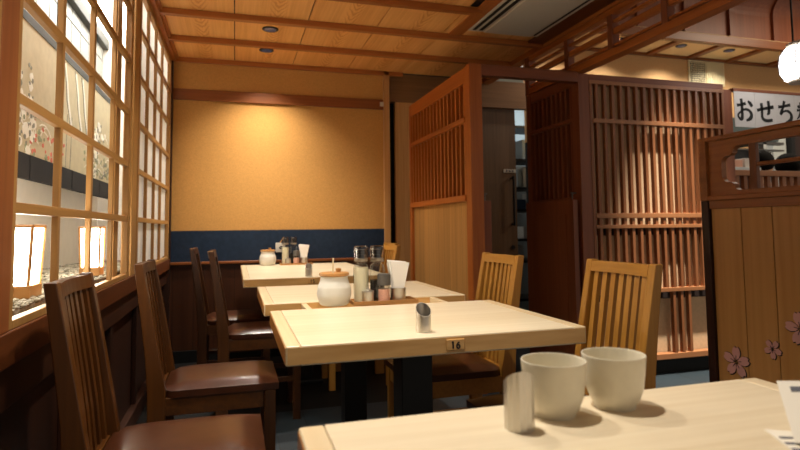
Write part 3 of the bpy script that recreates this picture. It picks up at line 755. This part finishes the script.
# ------------------------------------------------------------------ tables
def table(x0, x1, y0, y1, label, ped=True, tagtxt=None, tagx=0):
    cx, cy = (x0 + x1) / 2, (y0 + y1) / 2
    t = empty('dining_table', (cx, cy, 0), label, 'table', 'pale wooden dining tables')
    hw, hd = (x1 - x0) / 2, (y1 - y0) / 2
    box(-hw + .0345, hw - .0345, -hd, hd, .655, .70).build('tabletop', 'table_wood_x', t, loc=(0, 0, 0), bevel=.0025, seg=3)
    for s in (-1, 1): box(min(s * hw, s * (hw - .034)), max(s * hw, s * (hw - .034)), -hd, hd, .655, .70).build('end_strip', 'table_wood', t, loc=(0, 0, 0), bevel=.0035, seg=3)
    for s in (-1, 1):
        box(-hw + .004, hw - .004, s * hd - .0012, s * hd + .0012, .659, .696).build('edge_band', 'table_edge', t, loc=(0, 0, 0))
        box(s * hw - .0012, s * hw + .0012, -hd + .004, hd - .004, .659, .696).build('edge_band', 'table_edge_y', t, loc=(0, 0, 0))
    box(-.046, .046, -.046, .046, .02, .655).build('pedestal', 'black_metal', t, loc=(0, 0, 0), bevel=.003)
    box(-.1, .1, -.13, .13, 0, .02).build('base_plate', 'black_metal', t, loc=(0, 0, 0), bevel=.004)
    if tagtxt:
        g = box(tagx - .024, tagx + .024, -hd - .006, -hd - .001, .664, .692).build('number_tag', 'table_edge', t, loc=(0, 0, 0), bevel=.003)
        q = MB()
        for k, ch in enumerate(tagtxt):
            D = {'1': [([(.3, .8), (.5, 1), (.5, 0)], [.09, .1, .1])],
                 '6': [([(.8, .92), (.4, .75), (.15, .35), (.3, .04), (.65, .02), (.85, .28), (.6, .52), (.2, .4)], [.07, .09, .1, .1, .1, .1, .09, .07])],
                 '5': [([(.85, 1), (.25, 1), (.2, .58), (.6, .6), (.85, .3), (.6, .02), (.15, .08)], [.08, .08, .08, .09, .1, .1, .08])]}[ch]
            for pts, w in D: ribbon(q, pts, w, tagx - .013 + k * .0135, .670, .011, .016, -hd - .006)
        q.build('lettering', 'ink', g, loc=(0, 0, 0))
    return t
table(.084, .866, .16, .778, 'nearest pale wooden table, bottom right, with the two cups on it')
table(.112, .892, 1.302, 1.885, 'pale wooden table tagged 16 in the middle of the picture', tagtxt='16', tagx=.018)
table(.102, .872, 2.065, 2.68, 'pale wooden table directly behind the one tagged 16, condiment tray at its front')
table(.045, .835, 3.105, 4.33, 'farthest pale wooden table, against the navy band of the back wall', tagtxt='15', tagx=-.03)

br = empty('condiment_ledge', (.487, 1.975, .64), 'narrow pale wooden ledge bridging the gap between the two middle tables', 'ledge')
b_ = lambda mb, n, mt, **k: mb.build(n, mt, br, loc=-br.location, **k)
b_(box(.232, .742, 1.888, 2.062, .655, .672), 'base_board', 'table_wood_x')
b_(box(.232, .742, 1.888, 1.908, .672, .696), 'front_strip', 'table_wood_x', bevel=.002)
b_(box(.232, .252, 1.908, 2.062, .672, .696), 'side_strip', 'table_wood', bevel=.002)
b_(box(.722, .742, 1.908, 2.062, .672, .696), 'side_strip', 'table_wood', bevel=.002)

# ------------------------------------------------------------------ chairs
def chair(wd, wdy, name='dining_chair'):
    r = empty(name, (0, 0, 0), '', 'chair', 'slat-back dining chairs')
    def P(mb, n, mt, **k): return mb.build(n, mt, r, loc=(0, 0, 0), **k)
    lean = lambda z: -.19 - (max(0, z - .44) / .415) ** 1.15 * .062
    for s in (-1, 1):
        y0, y1 = (s * .16, s * .16 - s * .029)
        fr = [(-.165, 0), (-.162, .44)] + [(lean(z) + .013 + (.855 - z) * .03, z) for z in (.55, .65, .75, .855)]
        bk = [(lean(z) - .013 - (.855 - z) * .03, z) for z in (.855, .75, .65, .55)] + [(-.218, .44), (-.215, .25), (-.225, 0)]
        P(MB().prism(fr + bk, 'y', min(y0, y1), max(y0, y1)), 'back_post', wd, bevel=.003)
        P(box(.152, .19, min(y0, y1), max(y0, y1), 0, .417), 'leg', wd, bevel=.003)
        P(box(-.17, .155, s * .146 - .008, s * .146 + .008, .19, .215), 'stretcher', wd, bevel=.002)
    def bow(y): return -.012 * (1 - (y / .128) ** 2)
    def curved(y0, y1, z0, z1, th, n=8, dx=0):
        m = MB()
        for i in range(n):
            a, c = y0 + (y1 - y0) * i / n, y0 + (y1 - y0) * (i + 1) / n
            m.hexa([(lean(z0) + bow(a) - th + dx, a, z0), (lean(z0) + bow(a) + th + dx, a, z0), (lean(z0) + bow(c) + th + dx, c, z0), (lean(z0) + bow(c) - th + dx, c, z0)],
                   [(lean(z1) + bow(a) - th + dx, a, z1), (lean(z1) + bow(a) + th + dx, a, z1), (lean(z1) + bow(c) + th + dx, c, z1), (lean(z1) + bow(c) - th + dx, c, z1)])
        bmesh.ops.remove_doubles(m.bm, verts=m.bm.verts, dist=1e-5)
        return m
    P(curved(-.13, .13, .818, .851, .012), 'top_rail', wdy)
    q = MB()
    for k in range(7):
        y = -.111 + k * .037
        zs = [.43, .54, .64, .73, .818]
        for z0, z1 in zip(zs, zs[1:]):
            q.hexa([(lean(z0) + bow(y) - .007, y - .0105, z0), (lean(z0) + bow(y) + .007, y - .0105, z0), (lean(z0) + bow(y) + .007, y + .0105, z0), (lean(z0) + bow(y) - .007, y + .0105, z0)],
                   [(lean(z1) + bow(y) - .007, y - .0105, z1), (lean(z1) + bow(y) + .007, y - .0105, z1), (lean(z1) + bow(y) + .007, y + .0105, z1), (lean(z1) + bow(y) - .007, y + .0105, z1)])
    P(q, 'back_slats', wd)
    ap = MB().box(-.17, .15, -.156, -.134, .36, .417).box(-.17, .15, .134, .156, .36, .417).box(.16, .186, -.128, .128, .36, .417).box(-.21, -.18, -.128, .128, .36, .435)
    P(ap, 'seat_frame', wdy, bevel=.002)
    c = MB()
    N = 12
    V = {}
    for i in range(N + 1):
        for j in range(N + 1):
            u, v = 2 * i / N - 1, 2 * j / N - 1
            d = (1 - u ** 4) * (1 - v ** 4)
            V[i, j] = c.bm.verts.new((.013 + u * .187, v * (.16 if u > -.85 else .126), .440 + .022 * d ** .55))
    for i in range(N):
        for j in range(N): c.bm.faces.new((V[i, j], V[i+1, j], V[i+1, j+1], V[i, j+1]))
    ed = [V[i, 0] for i in range(N + 1)] + [V[N, j] for j in range(1, N + 1)] + [V[i, N] for i in range(N - 1, -1, -1)] + [V[0, j] for j in range(N - 1, 0, -1)]
    lowr = [c.bm.verts.new((v.co.x, v.co.y, .418)) for v in ed]
    for i in range(len(ed)): c.bm.faces.new((ed[i], ed[(i+1) % len(ed)], lowr[(i+1) % len(ed)], lowr[i]))
    c.bm.faces.new(lowr)
    P(c, 'seat_cushion', 'leather', smooth=True)
    return r
ch = chair('chair_wood', 'chair_wood_shaded_y')
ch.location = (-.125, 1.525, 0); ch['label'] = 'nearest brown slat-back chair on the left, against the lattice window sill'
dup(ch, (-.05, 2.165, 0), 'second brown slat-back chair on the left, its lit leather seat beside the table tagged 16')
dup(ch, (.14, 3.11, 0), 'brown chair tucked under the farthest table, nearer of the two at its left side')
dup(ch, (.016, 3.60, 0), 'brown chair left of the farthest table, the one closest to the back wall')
oc = chair('oak_wood', 'chair_wood_lit_y')
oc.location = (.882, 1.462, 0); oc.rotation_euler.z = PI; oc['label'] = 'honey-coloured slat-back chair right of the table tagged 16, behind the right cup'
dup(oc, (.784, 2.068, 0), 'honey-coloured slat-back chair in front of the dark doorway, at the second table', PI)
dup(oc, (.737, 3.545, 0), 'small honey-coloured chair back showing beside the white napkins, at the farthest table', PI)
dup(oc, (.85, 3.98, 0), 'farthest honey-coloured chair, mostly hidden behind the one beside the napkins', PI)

# ------------------------------------------------------------------ table things
def cup(x, y, label):
    r = empty('tea_cup', (x, y, .70), label, 'cup', 'pale ceramic cups')
    prof = [(.001, .004), (.024, .004), (.026, 0), (.029, 0), (.030, .004), (.035, .012), (.0405, .028), (.0435, .051), (.0455, .0735), (.0450, .0755), (.0435, .0755), (.0425, .073), (.0405, .051), (.037, .030), (.030, .015), (.018, .010), (.001, .0095)]
    MB().lathe(prof, 48).build('cup_body', 'ceramic', r, loc=(0, 0, 0), smooth=True)
    return r
cup(.436, .718, 'left of the two pale ceramic tea cups on the nearest table')
cup(.539, .722, 'right of the two pale ceramic tea cups on the nearest table')

def holder(x, y, z, rz, label, h=.056, ribs=False):
    r = empty('toothpick_holder', (x, y, z), label, 'holder', 'slanted steel toothpick holders', rz)
    R_ = .0195; n = 96; m = MB(); rings = []
    for rr, base in ((R_, True), (R_, False), (R_ - .0012, False), (R_ - .0012, True)):
        ring = []
        for i in range(n):
            a = 2 * PI * i / n; x_, y_ = rr * math.cos(a), rr * math.sin(a)
            k = 1 + (.028 * math.cos(a * 14) if ribs else 0)
            zz = (0 if rr == R_ else .004) if base else h + y_ * .8
            ring.append(m.bm.verts.new((x_ * k, y_ * k, zz)))
        rings.append(ring)
    for a, b2 in zip(rings, rings[1:]):
        for i in range(n): m.bm.faces.new((a[i], a[(i+1) % n], b2[(i+1) % n], b2[i]))
    m.bm.faces.new(rings[0][::-1]); m.bm.faces.new(rings[-1])
    m.build('tube', 'steel', r, loc=(0, 0, 0), smooth=True)
    return r
holder(.463, 1.372, .70, 0, 'slanted steel tube holder on the table tagged 16')
holder(.362, .683, .70, PI * .93, 'slanted ribbed steel tube holder beside the left cup on the nearest table', .062, True)
holder(.397, 3.16, .70, 0, 'small slanted steel tube holder on the farthest table')

def jar(x, y, z, label, spoon):
    r = empty('ceramic_jar', (x, y, z), label, 'jar', 'white lidded jars')
    p = [(.001, 0), (.045, 0), (.050, .004), (.058, .024), (.061, .040), (.058, .058)]
    for k in range(3): p += [(.0585 - k*.002, .060 + k*.006), (.0572 - k*.002, .063 + k*.006)]
    p += [(.050, .083), (.047, .096), (.049, .1), (.047, .101), (.001, .101)]
    MB().lathe(p, 48).build('body', 'stoneware', r, loc=(0, 0, 0), smooth=True)
    ld = MB().lathe([(.001, .101), (.050, .101), (.053, .104), (.052, .111), (.048, .113), (.001, .114)], 40).build('lid', 'lid_wood', r, loc=(0, 0, 0), smooth=True)
    MB().lathe([(.001, .114), (.008, .114), (.009, .118), (.010, .126), (.001, .128)], 16, (.015, 0, 0)).build('knob', 'lid_wood', ld, loc=(0, 0, 0), smooth=True)
    if spoon: box(-.012, -.007, -.036, -.032, .10, .165).build('spoon_handle', 'table_wood', r, loc=(0, 0, 0))
    return r
jar(.338, 1.98, .697, 'white lidded jar with wooden lid standing by the condiments behind table 16', True)
jar(.234, 4.24, .70, 'white lidded jar at the left of the condiments on the farthest table', False)

def bottle(x, y, z, dark, label, group):
    r = empty('sauce_bottle', (x, y, z), label, 'bottle', group)
    fill = .075 if dark else .122
    MB().lathe([(.001, .002), (.0255, .002), (.0255, fill), (.001, fill)], 28).build('contents', 'soy' if dark else 'dressing', r, loc=(0, 0, 0), smooth=True)
    MB().lathe([(.0265, 0), (.028, .002), (.028, .120), (.024, .130), (.0165, .135), (.0165, .146)], 32).build('glass_body', 'glass', r, loc=(0, 0, 0), smooth=True)
    MB().lathe([(.0225, .143), (.0235, .144), (.0235, .153), (.018, .155), (.001, .1552)], 24).build('collar', 'steel', r, loc=(0, 0, 0), smooth=True)
    MB().lathe([(.001, .155), (.011, .155), (.011, .166), (.018, .168), (.018, .184), (.001, .187)], 20).build('spout', 'cap_black', r, loc=(0, 0, 0), smooth=True)
    MB().lathe([(.026, .140), (.027, .142), (.027, .190), (.023, .198), (.001, .199)], 28).build('cap', 'acrylic', r, loc=(0, 0, 0), smooth=True)
    return r
def condiments(ox, oy, z, where, grp):
    """tray with two bottles, a steel pot, a shaker and a cup of napkins; origin = middle of the tray front"""
    t = box(ox - .118, ox + .118, oy, oy + .098, z, z + .006)
    t.box(ox - .118, ox + .118, oy, oy + .005, z + .006, z + .012).box(ox - .118, ox + .118, oy + .093, oy + .098, z + .006, z + .012)
    t.box(ox - .118, ox - .113, oy + .005, oy + .093, z + .006, z + .012).box(ox + .113, ox + .118, oy + .005, oy + .093, z + .006, z + .012)
    tag(t.build('tray', 'lid_wood'), 'shallow wooden tray holding the condiments ' + where, 'tray', 'condiment trays')
    zt = z + .006
    bottle(ox - .078, oy + .062, zt, False, 'clear-capped bottle of cream dressing ' + where, grp)
    bottle(ox - .018, oy + .064, zt, True, 'clear-capped bottle of dark soy sauce ' + where, grp)
    p = empty('steel_pot', (ox - .062, oy + .025, zt), 'small lidded steel pot in front of the bottles ' + where, 'pot', 'steel pots')
    MB().lathe([(.001, 0), (.019, 0), (.021, .002), (.021, .036), (.001, .036)], 28).build('body', 'steel', p, loc=(0, 0, 0), smooth=True)
    MB().lathe([(.001, .036), (.0225, .036), (.0215, .041), (.006, .045), (.005, .052), (.001, .053)], 28).build('lid', 'steel', p, loc=(0, 0, 0), smooth=True)
    s = empty('spice_shaker', (ox - .002, oy + .028, zt), 'spice shaker with grey cap and pinkish contents ' + where, 'shaker', 'spice shakers')
    MB().lathe([(.001, 0), (.0195, 0), (.0205, .003), (.0205, .045), (.001, .045)], 28).build('contents', 'pepper', s, loc=(0, 0, 0), smooth=True)
    MB().lathe([(.0205, .045), (.021, .046), (.021, .058), (.001, .058)], 28).build('jar_wall', 'acrylic', s, loc=(0, 0, 0), smooth=True)
    MB().lathe([(.0225, .058), (.0235, .06), (.0235, .095), (.021, .099), (.001, .1)], 28).build('cap', 'cap_grey', s, loc=(0, 0, 0), smooth=True)
    n = empty('napkin_cup', (ox + .056, oy + .05, zt), 'steel cup full of white paper napkins ' + where, 'cup', 'steel napkin cups')
    MB().lathe([(.001, .0), (.027, 0), (.029, .002), (.029, .045), (.0275, .045), (.0275, .003), (.001, .0025)], 32).build('cup_body', 'steel', n, loc=(0, 0, 0), smooth=True)
    for k in range(7):
        yy = -.017 + k * .0056; f = 1 - .25 * abs(k - 3) / 3
        q = MB(); j = random.uniform(-.004, .004); hh = .140 + random.uniform(-.008, .006)
        low = [(-.016 * f, yy - .0022, .004), (.016 * f, yy - .0022, .004), (.016 * f, yy + .0022, .004), (-.016 * f, yy + .0022, .004)]
        mid = [(-.025 * f, yy - .0022, .045), (.025 * f, yy - .0022, .045), (.025 * f, yy + .0022, .045), (-.025 * f, yy + .0022, .045)]
        topo = yy * 1.25
        high = [(-.036 + j, topo - .003, hh), (.036 + j, topo - .003, hh - .008), (.036 + j, topo + .003, hh - .008), (-.036 + j, topo + .003, hh)]
        q.hexa(low, mid); q.hexa(mid, high)
        bmesh.ops.remove_doubles(q.bm, verts=q.bm.verts, dist=1e-6)
        o = q.build('paper_napkin', 'napkin', loc=(ox + .056, oy + .05, zt))
        tag(o, 'folded white paper napkin in the steel cup ' + where, 'napkin', 'napkins ' + where)
condiments(.517, 1.935, .674 + .022, 'behind the table tagged 16', 'bottles behind table 16')
condiments(.44, 4.19, .70, 'by the navy wall', 'bottles on the farthest table')

sk = empty('wall_plate', (.34, YB - .006, .78), 'small white square plate with a dark mark on the navy band', 'wall plate')
k_ = lambda mb, n, mt, **k: mb.build(n, mt, sk, loc=-sk.location, **k)
k_(box(.303, .375, YB - .026, YB - .006, .785, .858), 'plate', 'white_metal', bevel=.004)
q = MB(); ribbon(q, [(.75, .8), (.3, .55), (.45, .3), (.8, .3)], [.06, .07, .07, .05], .322, .803, .036, .036, YB - .026); k_(q, 'mark', 'ink')
k_(MB().tube((.335, YB - .016, .856), (.365, YB - .016, .90), .004), 'stick', 'lid_wood')

# menu card stand and a leaflet at the right edge of the nearest table
cd = empty('menu_card', (.70, .55, .70), 'folded white menu card standing tent-like at the bottom right corner', 'card')
c_ = lambda mb, n, mt, **k: mb.build(n, mt, cd, loc=-cd.location, **k)
def quad(mb, a, b2, c, d, th):
    nrm = (Vector(b2) - Vector(a)).cross(Vector(d) - Vector(a)).normalized() * th
    return mb.hexa([a, b2, c, d], [tuple(Vector(p) + nrm) for p in (a, b2, c, d)])
BL, BR, TR, TL = Vector((.640, .525, .7045)), Vector((.755, .485, .7045)), Vector((.826, .565, .75)), Vector((.711, .605, .75))
c_(quad(MB(), BL, BR, TR, TL, .0012), 'front_leaf', 'paper')
c_(quad(MB(), TL, TR, Vector((.85, .565, .701)), Vector((.735, .603, .701)), .0012), 'back_leaf', 'paper')
lm = MB()
up = lambda u, v: BL + (BR - BL) * u + (TL - BL) * v + (BR - BL).cross(TL - BL).normalized() * .0013
for u, v, du, dv in ((.12, .80, .13, .09), (.5, .30, .1, .35), (.5, .62, .3, .06)):
    c_(quad(MB(), up(u, v), up(u + du, v), up(u + du, v + dv), up(u, v + dv), .0006), 'lettering', 'soft_ink')
lf = empty('leaflet', (.655, .545, .70), 'small printed white leaflet lying at the foot of the folded menu card', 'leaflet')
l_ = lambda mb, n, mt, **k: mb.build(n, mt, lf, loc=-lf.location, **k)
pts = [(.655, .578), (.612, .49), (.70, .46), (.72, .50), (.70, .55)]
l_(MB().prism(pts, 'z', .7002, .7016), 'sheet', 'paper')
lm = MB()
for k in range(4):
    x, y = .648 - k * .010, .553 - k * .016
    l_(MB().prism([(x, y), (x - .003, y - .006), (x + .022, y - .016), (x + .025, y - .010)], 'z', .7016, .7021), 'lettering', 'soft_ink')

# kitchen shelf in the opening
ks = empty('kitchen_shelf', (2.85, 5.1, 0), 'tall metal kitchen shelf glimpsed through the door gap', 'shelf')
s_ = lambda mb, n, mt, **k: mb.build(n, mt, ks, loc=-ks.location, **k)
for z in (.25, .62, .83, 1.12, 1.34, 1.62, 1.95): s_(box(2.62, 3.1, 4.95, 5.3, z - .012, z + .012), 'shelf_board', 'black_metal')
for x in (2.63, 3.09):
    for y in (4.96, 5.29): s_(box(x - .01, x + .01, y - .01, y + .01, 0, 2.0), 'upright', 'black_metal')
specs = [(2.70, .632, .08, .14, 'kitchen_white'), (2.79, .842, .09, .12, 'kitchen_white'), (2.73, 1.132, .1, .1, 'kitchen_blue'), (2.86, 1.132, .08, .16, 'kitchen_white'), (2.78, 1.352, .05, .2, 'kitchen_white'), (2.85, 1.352, .04, .22, 'kitchen_white'), (2.72, 1.352, .04, .18, 'kitchen_grey'), (2.80, 1.632, .09, .2, 'kitchen_grey')]
nm = ['white tub on the lowest loaded shelf in the door gap', 'white box on the shelf below the blue tub in the door gap', 'blue tub on a shelf in the door gap', 'white carton beside the blue tub in the door gap', 'tall white carton at the middle of the upper shelf in the door gap', 'tallest white carton on the upper shelf in the door gap', 'narrow grey carton on the upper shelf in the door gap', 'grey bin on the top loaded shelf in the door gap']
for (x, z, w, h, mt), lb_ in zip(specs, nm):
    tag(box(x - w/2, x + w/2, 5.0, 5.15, z, z + h).build('storage_box', mt, bevel=.006), lb_, 'box', 'goods on the kitchen shelf')

# ------------------------------------------------------------------ light
def area(name, loc, sx, sy, e, col, rot=(0, 0, 0)):
    l = bpy.data.lights.new(name, 'AREA'); l.shape = 'RECTANGLE'; l.size = sx; l.size_y = sy; l.energy = e; l.color = col
    o = bpy.data.objects.new(name, l); COL.objects.link(o); o.location = loc; o.rotation_euler = rot
    return o
def point(name, loc, e, col, r=.05):
    l = bpy.data.lights.new(name, 'POINT'); l.energy = e; l.color = col; l.shadow_soft_size = r
    o = bpy.data.objects.new(name, l); COL.objects.link(o); o.location = loc
    return o
area('unseen_kitchen_light', (2.9, 4.95, 2.4), .8, .3, 7, (.85, .95, 1))  # unseen bluish lamp, added to light the kitchen
area('hall_fill', (5.4, 2.9, 3.17), 1.0, .6, 22, (1, .82, .6))  # unseen fill lamp, added to brighten the room behind
downlight(2.84, 2.45, 3.185, 'downlight out of view in the hall ceiling beyond the transom', G2, 34, 460, aim=(0, .15), blend=1)
w = bpy.data.worlds.new('world'); S.world = w; w.use_nodes = True
w.node_tree.nodes['Background'].inputs[0].default_value = (1, .87, .72, 1); w.node_tree.nodes['Background'].inputs[1].default_value = .2

# ------------------------------------------------------------------ camera
yaw, pitch, roll, F, PY = .28668, .06764, -.010725, 560.6, 189.6
f = Vector((math.sin(yaw) * math.cos(pitch), math.cos(yaw) * math.cos(pitch), math.sin(pitch)))
rt = Vector((math.cos(yaw), -math.sin(yaw), 0)); up_ = rt.cross(f)
r2 = rt * math.cos(roll) + up_ * math.sin(roll); u2 = -rt * math.sin(roll) + up_ * math.cos(roll)
cam = bpy.data.cameras.new('camera'); co = bpy.data.objects.new('camera', cam); COL.objects.link(co)
M4 = Matrix((r2, u2, -f)).transposed().to_4x4(); M4.translation = (0, 0, .965)
co.matrix_world = M4
cam.sensor_width = 36; cam.lens = F * 36 / 800; cam.shift_y = -(225 - PY) / 800; cam.clip_start = .02
cam.dof.use_dof = True; cam.dof.focus_distance = 1.75; cam.dof.aperture_fstop = 4.5
S.camera = co
S.view_settings.view_transform = 'Standard'; S.view_settings.look = 'None'; S.view_settings.gamma = 1; S.view_settings.use_curve_mapping = False
S.view_settings.exposure = 1.2
